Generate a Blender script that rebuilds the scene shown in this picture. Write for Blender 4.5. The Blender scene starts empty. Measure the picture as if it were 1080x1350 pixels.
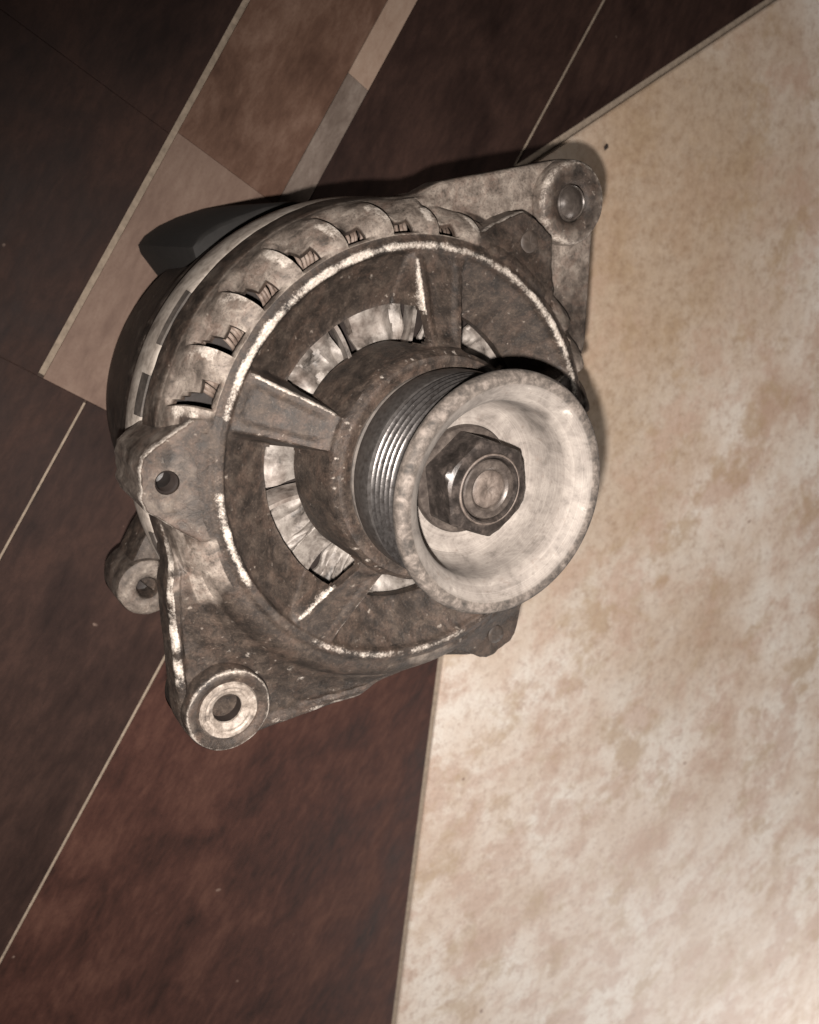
import bpy, math, random
import numpy as np
from mathutils import Vector, Matrix, noise as mnoise

random.seed(4)
rng = np.random.default_rng(4)
MM = 0.001
H = 115.0                     # height of the ring plane above the floor, mm
scene = bpy.context.scene
col = scene.collection

# ------------------------------------------------------------------ camera
CX = Vector((0.856235, 0.0, 0.516586))          # image right
CY = Vector((-0.155163, -0.953825, 0.257181))   # image down
CZ = Vector((0.492732, -0.300363, -0.816699))   # view direction
CPOS = Vector((-121.743, 58.741, 196.804 + H)) * MM
cam_d = bpy.data.cameras.new('camera')
cam = bpy.data.objects.new('camera', cam_d)
col.objects.link(cam)
cam.matrix_world = Matrix(((CX.x, -CY.x, -CZ.x, CPOS.x), (CX.y, -CY.y, -CZ.y, CPOS.y),
                           (CX.z, -CY.z, -CZ.z, CPOS.z), (0, 0, 0, 1)))
cam_d.sensor_fit = 'VERTICAL'
cam_d.sensor_height = 24.0
cam_d.lens = 24.0 * 1182.66 / 1350.0
cam_d.clip_start = 0.005
cam_d.clip_end = 20.0
cam_d.dof.use_dof = True
cam_d.dof.focus_distance = 0.226
cam_d.dof.aperture_fstop = 16.0
scene.camera = cam

# ------------------------------------------------------------------ world and lamps
w = bpy.data.worlds.new('World')
scene.world = w
w.use_nodes = True
w.node_tree.nodes['Background'].inputs[0].default_value = (1.0, 0.93, 0.86, 1)
w.node_tree.nodes['Background'].inputs[1].default_value = 0.022

fl = bpy.data.lights.new('phone_flash', 'SPOT')
fl.energy = 7.4
fl.spot_size = math.radians(156)
fl.spot_blend = 1.0
fl.color = (1.0, 0.945, 0.89)
fl.shadow_soft_size = 0.0022
flo = bpy.data.objects.new('phone_flash', fl)
flo.location = CPOS + (CX * -2.8 + CY * 13.5 + CZ * 4.0) * MM
flo.rotation_euler = (Vector((0.33, -0.44, 0.0)) - flo.location).to_track_quat('-Z', 'Y').to_euler()
col.objects.link(flo)

rl = bpy.data.lights.new('fill_lamp', 'AREA')  # added fill light, brightens the beige tile at lower right
rl.energy = 5.5
rl.size = 0.35
rl.color = (1.0, 0.95, 0.9)
rlo = bpy.data.objects.new('fill_lamp', rl)
rlo.location = (0.72, -0.98, 0.46)
rlo.rotation_euler = (Vector((0.30, -0.45, 0)) - Vector(rlo.location)).to_track_quat('-Z', 'Y').to_euler()
col.objects.link(rlo)

scene.view_settings.view_transform = 'Standard'
scene.view_settings.look = 'None'
scene.view_settings.exposure = 0.3
scene.view_settings.gamma = 1.0
scene.view_settings.use_curve_mapping = False


# ------------------------------------------------------------------ material helpers
def srgb(r, g, b):
    f = lambda c: (c / 255 / 12.92) if c / 255 <= 0.04045 else ((c / 255 + 0.055) / 1.055) ** 2.4
    return (f(r), f(g), f(b), 1)


class NT:
    def __init__(self, name):
        self.m = bpy.data.materials.new(name)
        self.m.use_nodes = True
        self.t = self.m.node_tree
        self.b = self.t.nodes['Principled BSDF']
        self.tc = self.n('ShaderNodeTexCoord')

    def n(self, typ, **kw):
        x = self.t.nodes.new(typ)
        for k, v in kw.items():
            setattr(x, k, v)
        return x

    def l(self, a, b):
        self.t.links.new(a, b)

    def val(self, sock, v):
        if isinstance(v, (int, float, tuple)):
            sock.default_value = v
        else:
            self.l(v, sock)

    def noise(self, scale, detail=4, rough=0.6, dist=0.0, vec=None, stretch=None, off=(0, 0, 0)):
        x = self.n('ShaderNodeTexNoise')
        x.inputs['Scale'].default_value = scale
        x.inputs['Detail'].default_value = detail
        x.inputs['Roughness'].default_value = rough
        x.inputs['Distortion'].default_value = dist
        mp = self.n('ShaderNodeMapping')
        mp.inputs['Location'].default_value = off
        if stretch:
            mp.inputs['Scale'].default_value = stretch
        self.l(vec or self.tc.outputs['Object'], mp.inputs['Vector'])
        self.l(mp.outputs[0], x.inputs['Vector'])
        return x.outputs['Fac']

    def ramp(self, fac, stops):
        x = self.n('ShaderNodeValToRGB')
        e = x.color_ramp.elements
        while len(e) < len(stops):
            e.new(0.5)
        for i, (p, c) in enumerate(stops):
            e[i].position = p
            e[i].color = c if isinstance(c, tuple) else (c, c, c, 1)
        self.l(fac, x.inputs['Fac'])
        return x.outputs['Color']

    def math(self, op, a, b=0.0, c=None, clamp=False):
        x = self.n('ShaderNodeMath', operation=op)
        x.use_clamp = clamp
        self.val(x.inputs[0], a)
        self.val(x.inputs[1], b)
        if c is not None:
            self.val(x.inputs[2], c)
        return x.outputs[0]

    def mix(self, f, a, b, mode='MIX'):
        x = self.n('ShaderNodeMix', data_type='RGBA', blend_type=mode)
        self.val(x.inputs['Factor'], f)
        self.val(x.inputs['A'], a)
        self.val(x.inputs['B'], b)
        return x.outputs['Result']

    def attr(self, name):
        x = self.n('ShaderNodeAttribute', attribute_name=name)
        return x.outputs['Fac']

    def bump(self, h, strength=0.3, dist=0.0003):
        x = self.n('ShaderNodeBump')
        x.inputs['Strength'].default_value = strength
        x.inputs['Distance'].default_value = dist
        self.l(h, x.inputs['Height'])
        self.l(x.outputs[0], self.b.inputs['Normal'])

    def out(self, color=None, rough=None, metal=None, spec=None):
        if color is not None:
            self.val(self.b.inputs['Base Color'], color)
        if rough is not None:
            self.val(self.b.inputs['Roughness'], rough)
        if metal is not None:
            self.val(self.b.inputs['Metallic'], metal)
        if spec is not None:
            self.b.inputs['Specular IOR Level'].default_value = spec
        return self.m


def cast_material():
    """cast aluminium: pale oxide, greasy dirt and painted slot shade (attribute grime), bare worn edges and painted fin highlights (attribute wear)"""
    t = NT('cast_aluminium')
    big = t.noise(75, 6, 0.68)
    mid = t.noise(260, 5, 0.65, 0.4)
    fine = t.noise(1500, 5, 0.8)
    speck = t.noise(620, 2, 0.5, off=(3, 1, 2))
    blot = t.noise(140, 4, 0.7, 0.8, off=(7, 2, 1))
    clean = t.ramp(mid, [(0.3, srgb(76, 68, 62)), (0.47, srgb(120, 108, 99)), (0.68, srgb(158, 146, 135))])
    clean = t.mix(t.ramp(blot, [(0.52, 0.0), (0.72, 0.55)]), clean, srgb(126, 102, 90))
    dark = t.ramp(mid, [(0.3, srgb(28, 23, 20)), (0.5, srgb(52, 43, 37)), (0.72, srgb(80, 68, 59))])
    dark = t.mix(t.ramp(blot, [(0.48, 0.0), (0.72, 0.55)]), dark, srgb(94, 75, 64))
    g = t.math('ADD', t.attr('grime_shade'), t.math('MULTIPLY_ADD', big, 1.3, -0.65))
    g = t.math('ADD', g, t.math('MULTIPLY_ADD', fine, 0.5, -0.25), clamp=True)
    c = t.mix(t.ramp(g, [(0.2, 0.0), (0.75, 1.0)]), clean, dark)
    c = t.mix(t.ramp(fine, [(0.34, 0.6), (0.5, 0.0)]), c, srgb(36, 30, 26))
    c = t.mix(t.ramp(fine, [(0.55, 0.0), (0.7, 0.16)]), c, srgb(170, 150, 134))
    # pale chips scattered over the dirt
    c = t.mix(t.math('MULTIPLY', t.ramp(speck, [(0.67, 0.0), (0.76, 0.5)]), t.ramp(blot, [(0.45, 0.0), (0.6, 1.0)])), c, srgb(176, 164, 152))
    wv = t.math('ADD', t.attr('wear_highlight'), t.math('MULTIPLY_ADD', mid, 1.3, -0.65))
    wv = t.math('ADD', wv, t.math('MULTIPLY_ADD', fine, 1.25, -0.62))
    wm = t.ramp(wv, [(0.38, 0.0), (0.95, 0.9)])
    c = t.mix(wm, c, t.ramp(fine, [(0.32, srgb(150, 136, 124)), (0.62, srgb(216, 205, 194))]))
    rough = t.ramp(mid, [(0.2, 0.5), (0.8, 0.75)])
    hgt = t.math('ADD', t.math('MULTIPLY', fine, 0.5), mid)
    t.bump(hgt, 0.7, 0.0004)
    return t.out(c, rough, 0.25)


def steel_material(name, lo, mid_c, hi, rough=0.35, metal=0.8, scale=300, bump=0.25):
    t = NT(name)
    a = t.noise(scale, 5, 0.65, 0.3)
    b = t.noise(scale * 5, 3, 0.6)
    c = t.ramp(a, [(0.28, lo), (0.5, mid_c), (0.74, hi)])
    c = t.mix(t.ramp(b, [(0.3, 0.4), (0.5, 0.0)]), c, lo)
    t.bump(t.math('ADD', a, t.math('MULTIPLY', b, 0.4)), bump, 0.0002)
    return t.out(c, t.ramp(a, [(0.2, max(0.05, rough - 0.1)), (0.8, rough + 0.15)]), metal)


def pulley_material():
    t = NT('pulley_metal')
    a = t.noise(150, 6, 0.65, 0.6)
    b = t.noise(900, 4, 0.6)
    s = t.noise(380, 6, 0.72, 0.25, off=(5, 3, 1))
    cup = t.ramp(a, [(0.32, srgb(86, 79, 74)), (0.46, srgb(112, 104, 98)), (0.66, srgb(132, 124, 117))])
    cup = t.mix(t.ramp(s, [(0.58, 0.0), (0.70, 0.7)]), cup, srgb(104, 92, 84))
    rim = t.ramp(s, [(0.36, srgb(44, 39, 35)), (0.5, srgb(76, 68, 62)), (0.66, srgb(112, 102, 95))])
    gro = t.ramp(b, [(0.3, srgb(52, 49, 48)), (0.7, srgb(84, 80, 78))])
    sx = t.n('ShaderNodeSeparateXYZ'); t.l(t.tc.outputs['Object'], sx.inputs[0])
    rad_ = t.math('SQRT', t.math('ADD', t.math('MULTIPLY', sx.outputs[0], sx.outputs[0]), t.math('MULTIPLY', sx.outputs[1], sx.outputs[1])))
    cb = t.n('ShaderNodeCombineXYZ'); t.l(rad_, cb.inputs[0]); t.l(sx.outputs[2], cb.inputs[1])
    turn = t.noise(2600, 3, 0.6, vec=cb.outputs[0])
    cup = t.mix(t.ramp(turn, [(0.36, 0.11), (0.52, 0.0)]), cup, srgb(96, 86, 79))
    cup = t.mix(t.ramp(turn, [(0.5, 0.0), (0.66, 0.08)]), cup, srgb(208, 197, 187))
    c = t.mix(t.attr('rim'), cup, rim)
    c = t.mix(t.attr('groove'), c, gro)
    c = t.mix(t.ramp(b, [(0.30, 0.3), (0.46, 0.0)]), c, srgb(60, 52, 47))
    wm = t.math('ADD', t.attr('wear_highlight'), t.math('MULTIPLY_ADD', a, 1.0, -0.5))
    c = t.mix(t.ramp(wm, [(0.4, 0.0), (0.7, 1.0)]), c, srgb(222, 212, 202))
    c = t.mix(t.math('MULTIPLY', t.attr('wear_highlight'), -0.85, clamp=True), c, srgb(22, 19, 18))
    met = t.math('MULTIPLY_ADD', t.attr('groove'), 0.7, 0.02)
    rou = t.math('MULTIPLY_ADD', t.attr('groove'), -0.48, 0.8)
    t.bump(t.math('ADD', t.math('MULTIPLY', a, 0.7), t.math('MULTIPLY', b, 0.4)), 0.3, 0.0003)
    return t.out(c, rou, met)


def fan_material():
    t = NT('fan_sheet')
    a = t.noise(190, 6, 0.7, 0.3)
    b = t.noise(700, 4, 0.6)
    c = t.ramp(a, [(0.36, srgb(58, 53, 49)), (0.47, srgb(108, 100, 94)), (0.62, srgb(142, 134, 127))])
    c = t.mix(t.ramp(t.noise(70, 3, 0.5, off=(2, 8, 3)), [(0.5, 0.0), (0.72, 0.4)]), c, srgb(122, 104, 94))
    c = t.mix(t.ramp(b, [(0.3, 0.4), (0.47, 0.0)]), c, srgb(92, 82, 75))
    t.bump(t.math('ADD', a, t.math('MULTIPLY', b, 0.3)), 0.4, 0.0005)
    return t.out(c, 0.55, 0.15)


def plank_material(name, lo, mid_c, hi, rough=0.62):
    t = NT(name)
    A = math.radians(56.5)
    mp = t.n('ShaderNodeMapping')
    mp.vector_type = 'TEXTURE'
    mp.inputs['Rotation'].default_value = (0, 0, A)
    t.l(t.tc.outputs['Object'], mp.inputs['Vector'])
    v = mp.outputs[0]
    a = t.noise(34, 5, 0.6, 0.5, vec=v, stretch=(0.8, 1.2, 1))
    g = t.noise(240, 4, 0.65, 0.3, vec=v, stretch=(0.5, 1.4, 1))
    f = t.noise(900, 3, 0.6)
    c = t.ramp(t.math('MULTIPLY_ADD', g, 0.35, t.math('MULTIPLY', a, 0.65)), [(0.34, lo), (0.5, mid_c), (0.66, hi)])
    c = t.mix(t.ramp(t.noise(160, 2, 0.5, off=(4, 4, 4)), [(0.76, 0.0), (0.8, 0.5)]), c, srgb(150, 128, 116))
    c = t.mix(t.ramp(f, [(0.3, 0.25), (0.5, 0.0)]), c, lo)
    t.bump(t.math('ADD', g, t.math('MULTIPLY', f, 0.4)), 0.12, 0.0003)
    return t.out(c, t.ramp(a, [(0.3, rough - 0.06), (0.7, rough + 0.1)]), 0.0, 0.2)


def stone_material():
    t = NT('beige_stone_tile')
    a = t.noise(16, 6, 0.65, 0.1)
    b = t.noise(22, 8, 0.74, 0.1, off=(3, 7, 0))
    d = t.noise(170, 8, 0.82, 0.0)
    f = t.noise(1400, 5, 0.8)
    c = t.ramp(a, [(0.34, srgb(206, 182, 162)), (0.48, srgb(226, 209, 194)), (0.62, srgb(238, 228, 217))])
    c = t.mix(t.ramp(b, [(0.49, 0.0), (0.58, 0.6)]), c, srgb(194, 160, 140))
    c = t.mix(t.ramp(t.noise(26, 6, 0.72, 0.1, off=(9, 2, 0)), [(0.52, 0.0), (0.63, 0.65)]), c, srgb(184, 156, 124))
    c = t.mix(t.ramp(d, [(0.36, 0.6), (0.5, 0.0)]), c, srgb(176, 148, 130))
    c = t.mix(t.ramp(d, [(0.55, 0.0), (0.75, 0.4)]), c, srgb(228, 219, 208))
    c = t.mix(t.ramp(f, [(0.34, 0.55), (0.48, 0.0)]), c, srgb(166, 140, 122))
    c = t.mix(t.ramp(t.noise(130, 1, 0.4, off=(1, 5, 9)), [(0.80, 0.0), (0.82, 0.7)]), c, srgb(120, 84, 70))
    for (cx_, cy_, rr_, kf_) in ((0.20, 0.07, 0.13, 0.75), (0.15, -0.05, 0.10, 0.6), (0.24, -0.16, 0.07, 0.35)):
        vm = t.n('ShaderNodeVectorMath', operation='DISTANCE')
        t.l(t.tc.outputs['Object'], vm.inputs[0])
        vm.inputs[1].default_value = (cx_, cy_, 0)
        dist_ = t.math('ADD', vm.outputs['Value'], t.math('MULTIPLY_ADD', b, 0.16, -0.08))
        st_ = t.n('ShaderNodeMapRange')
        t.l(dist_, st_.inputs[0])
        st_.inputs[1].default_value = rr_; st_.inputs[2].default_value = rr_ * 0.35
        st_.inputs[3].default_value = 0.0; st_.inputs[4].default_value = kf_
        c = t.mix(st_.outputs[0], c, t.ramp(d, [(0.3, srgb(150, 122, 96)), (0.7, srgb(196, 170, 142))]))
    t.bump(t.math('ADD', d, t.math('MULTIPLY', f, 0.5)), 0.18, 0.0004)
    return t.out(c, 0.55, 0.0, 0.3)


def flat_material(name, c, rough=0.7, var=0.25):
    t = NT(name)
    a = t.noise(400, 5, 0.65)
    dk = tuple(x * (1 - var) for x in c[:3]) + (1,)
    lt = tuple(min(1, x * (1 + var)) for x in c[:3]) + (1,)
    t.bump(a, 0.3, 0.0003)
    return t.out(t.ramp(a, [(0.3, dk), (0.7, lt)]), rough, 0.0)


M = dict(
    cast=cast_material(),
    pulley=pulley_material(),
    fan=fan_material(),
    nut=steel_material('black_steel', srgb(30, 27, 25), srgb(54, 48, 45), srgb(92, 82, 76), 0.36, 0.35, 320),
    shaft=steel_material('shaft_steel', srgb(50, 44, 41), srgb(74, 66, 61), srgb(102, 92, 85), 0.42, 0.35),
    dome=steel_material('dark_bolt', srgb(56, 50, 46), srgb(78, 70, 65), srgb(104, 94, 87), 0.33, 0.3, 260, 0.15),
    rust=steel_material('rusty_centre', srgb(62, 54, 49), srgb(90, 79, 72), srgb(116, 104, 96), 0.6, 0.2, 400, 0.5),
    bright=steel_material('bright_washer', srgb(78, 69, 63), srgb(138, 126, 116), srgb(186, 174, 163), 0.55, 0.15, 420, 0.6),
    core=steel_material('stator_steel', srgb(120, 109, 100), srgb(176, 164, 153), srgb(206, 195, 184), 0.55, 0.1, 160, 0.3),
    soot=steel_material('dirty_steel', srgb(48, 44, 41), srgb(78, 71, 66), srgb(104, 95, 88), 0.6, 0.2, 200, 0.4),
    copper=steel_material('lacquered_winding', srgb(70, 58, 51), srgb(112, 96, 86), srgb(150, 136, 125), 0.6, 0.1, 300, 0.3),
    plastic=flat_material('shadow_plastic', srgb(30, 27, 25), 0.8),  # near black, with the shadow beside the rear housing put into the colour
    grease=flat_material('greasy_bolt', srgb(60, 51, 45), 0.6, 0.4),
    bore=flat_material('recess_shade', srgb(38, 31, 28), 0.5),  # dark tone puts shade into the holes, vent slots and fan gaps
    plank_dark=plank_material('plank_dark', srgb(34, 22, 19), srgb(50, 34, 29), srgb(66, 46, 39)),
    plank_red=plank_material('plank_red', srgb(40, 24, 20), srgb(66, 40, 33), srgb(86, 57, 47)),
    plank_mid=plank_material('plank_mid', srgb(76, 54, 44), srgb(102, 76, 63), srgb(126, 100, 86)),
    plank_taupe=plank_material('plank_taupe', srgb(106, 85, 75), srgb(126, 104, 92), srgb(140, 119, 106)),
    plank_tan=plank_material('plank_tan', srgb(140, 114, 98), srgb(160, 136, 120), srgb(172, 150, 134)),
    plank_grey=plank_material('plank_grey', srgb(90, 76, 68), srgb(122, 108, 99), srgb(148, 135, 125)),
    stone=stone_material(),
    grout=flat_material('grout', srgb(150, 134, 118), 0.9),
    slab=flat_material('floor_bed', srgb(70, 56, 48), 0.9),
    dirt=flat_material('dirt', srgb(48, 40, 35), 0.9),
)


# ------------------------------------------------------------------ mesh helpers (all coordinates in mm)
def mesh_obj(name, verts, faces, mat, parent=None, attrs=None, smooth=None, z0=0.0):
    me = bpy.data.meshes.new(name)
    v = np.asarray(verts, float) * MM
    if z0:
        v = v + np.array([0, 0, z0 * MM])
    me.from_pydata(v.tolist(), [], [tuple(f) for f in faces])
    me.materials.append(M[mat])
    for k, a in (attrs or {}).items():
        at = me.attributes.new(k, 'FLOAT', 'POINT')
        at.data.foreach_set('value', np.asarray(a, np.float32).ravel())
    if smooth is not None:
        me.shade_smooth()
        me.set_sharp_from_angle(angle=math.radians(smooth))
    me.update()
    o = bpy.data.objects.new(name, me)
    col.objects.link(o)
    if parent:
        o.parent = parent
    return o


def lathe(name, prof, mat, parent=None, seg=128, centre=(0, 0), attrs=None, smooth=35, wob=0.0, closed_end=False, seed=0.0):
    """prof: list of (r, z); attrs: dict of per-profile-point values or functions(theta)->list"""
    P = np.array(prof, float)
    n = len(P)
    th = np.linspace(0, 2 * math.pi, seg, endpoint=False)
    V = np.zeros((seg, n, 3))
    for i, t in enumerate(th):
        dr = np.zeros(n)
        dz = np.zeros(n)
        if wob:
            for j in range(n):
                q = Vector((math.cos(t) * 2 + seed, math.sin(t) * 2, P[j, 0] * .2 + P[j, 1] * 0.4))
                dr[j] = wob * mnoise.noise(q)
                dz[j] = wob * mnoise.noise(q + Vector((9, 3, 1)))
        r = P[:, 0] + np.where(P[:, 0] > 1e-6, dr, 0)
        V[i, :, 0] = centre[0] + r * math.cos(t)
        V[i, :, 1] = centre[1] + r * math.sin(t)
        V[i, :, 2] = P[:, 1] + dz
    F = []
    for i in range(seg):
        k = (i + 1) % seg
        for j in range(n - 1):
            F.append((i * n + j, i * n + j + 1, k * n + j + 1, k * n + j))
    A = {k: np.tile(np.asarray(a, float), seg) for k, a in (attrs or {}).items()}
    return mesh_obj(name, V.reshape(-1, 3), F, mat, parent, A, smooth, H)


def sm(a, b, x):
    t = np.clip((x - a) / (b - a), 0, 1)
    return t * t * (3 - 2 * t)


def vnoise(P, scale, off=0.0):
    return np.array([mnoise.noise(Vector((p[0] * scale + off, p[1] * scale + off * .7, p[2] * scale))) for p in P])


def tag(o, label, cat, group=None, kind=None):
    if label:
        o['label'] = label
    if cat:
        o['category'] = cat
    if group:
        o['group'] = group
    if kind:
        o['kind'] = kind


# ------------------------------------------------------------------ floor
PA = math.radians(56.5)
pv = np.array([math.cos(PA), math.sin(PA)])
qv = np.array([math.sin(PA), -math.cos(PA)])
CORNER = np.array([111.8, 77.5])
d1 = np.array([22.2, 169.8]); d1 /= np.linalg.norm(d1)      # lower-left edge of the beige tile
d2 = np.array([61.4, 33.1]); d2 /= np.linalg.norm(d2)       # upper edge of the beige tile
n1 = np.array([-d1[1], d1[0]])                              # points away from the beige tile
n2 = np.array([-d2[1], d2[0]])


def clip(poly, n, c):
    """keep the side where n.x <= c"""
    out = []
    for i in range(len(poly)):
        a, b = poly[i], poly[(i + 1) % len(poly)]
        da, db = n @ a - c, n @ b - c
        if da <= 0:
            out.append(a)
        if (da < 0 < db) or (db < 0 < da):
            out.append(a + (b - a) * da / (da - db))
    return out


def inset(poly, d):
    cen = np.mean(poly, axis=0)
    res = poly
    for i in range(len(poly)):
        a, b = poly[i], poly[(i + 1) % len(poly)]
        e = b - a
        if np.linalg.norm(e) < 1e-6:
            continue
        nn = np.array([e[1], -e[0]]) / np.linalg.norm(e)
        if nn @ (cen - a) > 0:
            nn = -nn
        res = clip(res, nn, nn @ a - d)
    return res


def slab_piece(name, poly, mat, parent, top=0.0, thick=6.0, bev=0.14):
    if len(poly) < 3:
        return None
    inn = inset(poly, bev)
    n, m = len(poly), len(inn)
    if n != m:
        inn = [p + (np.mean(poly, axis=0) - p) * 0.003 for p in poly]
        m = n
    V = [(p[0], p[1], -thick) for p in poly] + [(p[0], p[1], top - bev * .6) for p in poly] + [(p[0], p[1], top) for p in inn]
    # align the inset ring with the outer one
    k0 = int(np.argmin([np.linalg.norm(inn[k] - poly[0]) for k in range(m)]))
    ring = [2 * n + (k0 + i) % n for i in range(n)]
    F = [tuple(ring)]
    for i in range(n):
        k = (i + 1) % n
        F.append((i, k, n + k, n + i))
        F.append((n + i, n + k, ring[k], ring[i]))
    return mesh_obj(name, V, F, mat, parent)


FV = [(-1500, -1500, -7), (1500, -1500, -7), (1500, 1500, -7), (-1500, 1500, -7),
      (-1500, -1500, -1.0), (1500, -1500, -1.0), (1500, 1500, -1.0), (-1500, 1500, -1.0)]
floor = mesh_obj('floor', FV, [(3, 2, 1, 0), (4, 5, 6, 7), (0, 1, 5, 4), (1, 2, 6, 5), (2, 3, 7, 6), (3, 0, 4, 7)], 'slab')
floor['kind'] = 'structure'
floor['label'] = 'floor of dark brown planks meeting a mottled beige stone tile'


def pq(p0, p1, q0, q1):
    return [pv * p0 + qv * q0, pv * p1 + qv * q0, pv * p1 + qv * q1, pv * p0 + qv * q1]


c1 = n1 @ CORNER + 3.0 * 1.0      # edge of the brown field (a 3 mm grout band runs along the beige tile)
c2 = n2 @ CORNER + 3.0
g = 0.05
planks = [
    # (p0, p1, q0, q1, material, clipping line)
    (-30, 60, -190, -69.9, 'plank_dark', None),
    (60, 420, -190, -69.9, 'plank_dark', None),
    (-30, 62, -67.9, -27.7, 'plank_taupe', None),
    (62, 420, -67.9, -27.7, 'plank_mid', None),
    (-30, 116, -27.6, -18.0, 'plank_grey', None),
    (116, 420, -27.6, -18.0, 'plank_tan', None),
    (-30, 440, -17.9, 50.6, 'plank_dark', None),
    (-30, 126, 51.7, 180, 'plank_dark', 1),
    (60, 560, 51.7, 360, 'plank_dark', 2),
    (-800, -30, -190, -53, 'plank_dark', None),
    (-800, -30, -52.2, 17.5, 'plank_dark', None),
    (-800, -30, 18.6, 460, 'plank_red', 1),
    (-800, 440, -330, -191, 'plank_red', None),
]
for p0, p1, q0, q1, mt, cl in planks:
    poly = pq(p0 + g, p1 - g, q0 + g, q1 - g)
    if cl == 1:
        poly = clip(poly, -n1, -c1)
    elif cl == 2:
        poly = clip(poly, -n2, -c2)
    slab_piece('plank', poly, mt, floor)
# pale grout strips between the planks and along the beige tile
for p0, p1, q0, q1 in [(-29, 420, -69.9, -67.9), (110, 440, 50.6, 51.7), (-800, -31, 17.5, 18.6), (-800, -31, -53, -52.2)]:
    slab_piece('grout_strip', pq(p0, p1, q0, q1), 'grout', floor, top=-0.35, thick=3, bev=0.05)
gr = clip([CORNER + d1 * 2 + n1 * 3.05, CORNER + n1 * 3.05 - d1 * 900, CORNER + n1 * 0.5 - d1 * 900, CORNER + n1 * .5 + d1 * 2], -n1, 1e9)
slab_piece('grout_strip', gr, 'grout', floor, top=-0.25, thick=3, bev=0.1)
gr = [CORNER - d2 * 6 + n2 * 3.05, CORNER - d2 * 6 + n2 * .5, CORNER + d2 * 700 + n2 * .5, CORNER + d2 * 700 + n2 * 3.05]
slab_piece('grout_strip', gr, 'grout', floor, top=-0.22, thick=3.1, bev=0.1)
# the beige tile and its neighbours beyond the frame
B = lambda a, b: CORNER + a * (-d1) + b * d2
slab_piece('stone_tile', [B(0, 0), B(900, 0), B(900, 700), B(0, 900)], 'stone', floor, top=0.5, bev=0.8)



# ------------------------------------------------------------------ the alternator
alt = bpy.data.objects.new('alternator', None)
col.objects.link(alt)
tag(alt, 'dirty cast aluminium car alternator with a grooved pulley standing on the tiled floor', 'alternator')

LUG_A = np.array([55.7, 65.9])
LUG_B = np.array([-54.4, -61.6])
LUG_R = 11.6
BODY_R = 67.0
# hull of the body circle and the two lug circles -> outer radius for every angle
NT_ = 960
TH = np.linspace(0, 2 * math.pi, NT_, endpoint=False)


def hull_radius(th):
    pts = []
    a = np.linspace(0, 2 * math.pi, 400, endpoint=False)
    for c, r in ((np.zeros(2), BODY_R), (LUG_A, LUG_R), (LUG_B, LUG_R), (np.array([31.0, -58.0]), 8.6)):
        pts += [(c[0] + r * math.cos(x), c[1] + r * math.sin(x)) for x in a]
    pts = sorted(pts)

    def half(ps):
        h = []
        for p in ps:
            while len(h) > 1 and (h[-1][0] - h[-2][0]) * (p[1] - h[-2][1]) - (h[-1][1] - h[-2][1]) * (p[0] - h[-2][0]) <= 0:
                h.pop()
            h.append(p)
        return h
    hull = half(pts)[:-1] + half(pts[::-1])[:-1]
    hull = np.array(hull)
    res = np.zeros(len(th))
    nx = np.roll(hull, -1, axis=0)
    for i, t in enumerate(th):
        d = np.array([math.cos(t), math.sin(t)])
        e = nx - hull
        den = d[0] * e[:, 1] - d[1] * e[:, 0]
        den = np.where(abs(den) < 1e-9, 1e-9, den)
        s = (hull[:, 0] * e[:, 1] - hull[:, 1] * e[:, 0]) / den
        u = (hull[:, 0] * d[1] - hull[:, 1] * d[0]) / den
        ok = (s > 0) & (u >= -1e-6) & (u <= 1 + 1e-6)
        res[i] = s[ok].max()
    return res


HR = hull_radius(TH)
DEG = np.degrees(TH)
ARM = sm(0.6, 5.0, HR - BODY_R)

# front face radii and heights
R_IN = [19.5, 21, 23, 25, 26.5, 27.6, 28.4, 29.0, 29.4, 29.8, 30.2, 30.5, 30.75, 31.0, 31.3, 31.8]
R_IN += list(np.arange(32.5, 40.6, 1.0)) + [40.7, 41.1, 41.6] + list(np.arange(42.4, 53.0, 0.9))
R_IN += [53.1, 53.5, 53.8, 54.1, 54.4, 54.7, 55.0, 55.4, 55.8, 56.2, 56.6, 57.0, 57.5]
R_IN = np.array(R_IN)
SPOKES = [(83.0, 8.6), (157.0, 8.4), (233.0, 7.4), (306.0, 8.0), (14.0, 8.0)]
WIN = [(90.5, 146.5), (169.0, 227.5), (252.0, 296.0), (317.0, 362.5), (24.5, 65.5)]


def adiff(a, b):
    return (a - b + 180) % 360 - 180


spw = np.zeros((NT_, len(R_IN)))
spe = np.full((NT_, len(R_IN)), 99.0)     # signed distance (mm) to the nearest spoke edge
spc = np.zeros((NT_, len(R_IN)))
for c, hw in SPOKES:
    dmm = (np.abs(adiff(DEG, c))[:, None] - hw * (1 - 0.10 * sm(32, 52, R_IN)[None, :])) * math.pi / 180 * R_IN[None, :]
    spw = np.maximum(spw, 1 - sm(-0.3, 2.6, dmm))
    sgn = np.where(adiff(DEG, c) > 0, 1, 2)[:, None]
    spe = np.where(np.abs(dmm) < np.abs(spe), dmm, spe)
    spc = np.maximum(spc, sm(-1.2, -3.2, dmm))
r = R_IN[None, :]
dish = -1.4 - 6.9 * (1 - np.clip((r - 41.0) / 13.0, 0, 1) ** 1.25)
dish = np.where(r < 41.0, -8.3, dish)
spoke = 7.2 + (-0.9 - 7.2) * np.clip((r - 30.5) / 23.3, 0, 1) ** 0.9 - 0.75 * spc * sm(31.5, 34, r) * sm(53, 50, r)
zf = dish * (1 - spw) + spoke * spw
ridge = sm(53.2, 54.3, r)
zf = zf * (1 - ridge) + ridge * (-0.15 - 0.9 * sm(55.6, 57.5, r) + 0 * zf)
hub = sm(31.0, 30.3, r)
zf = zf * (1 - hub) + hub * (8.4 + 1.7 * sm(30.3, 28.8, r) + 0.0)
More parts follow.
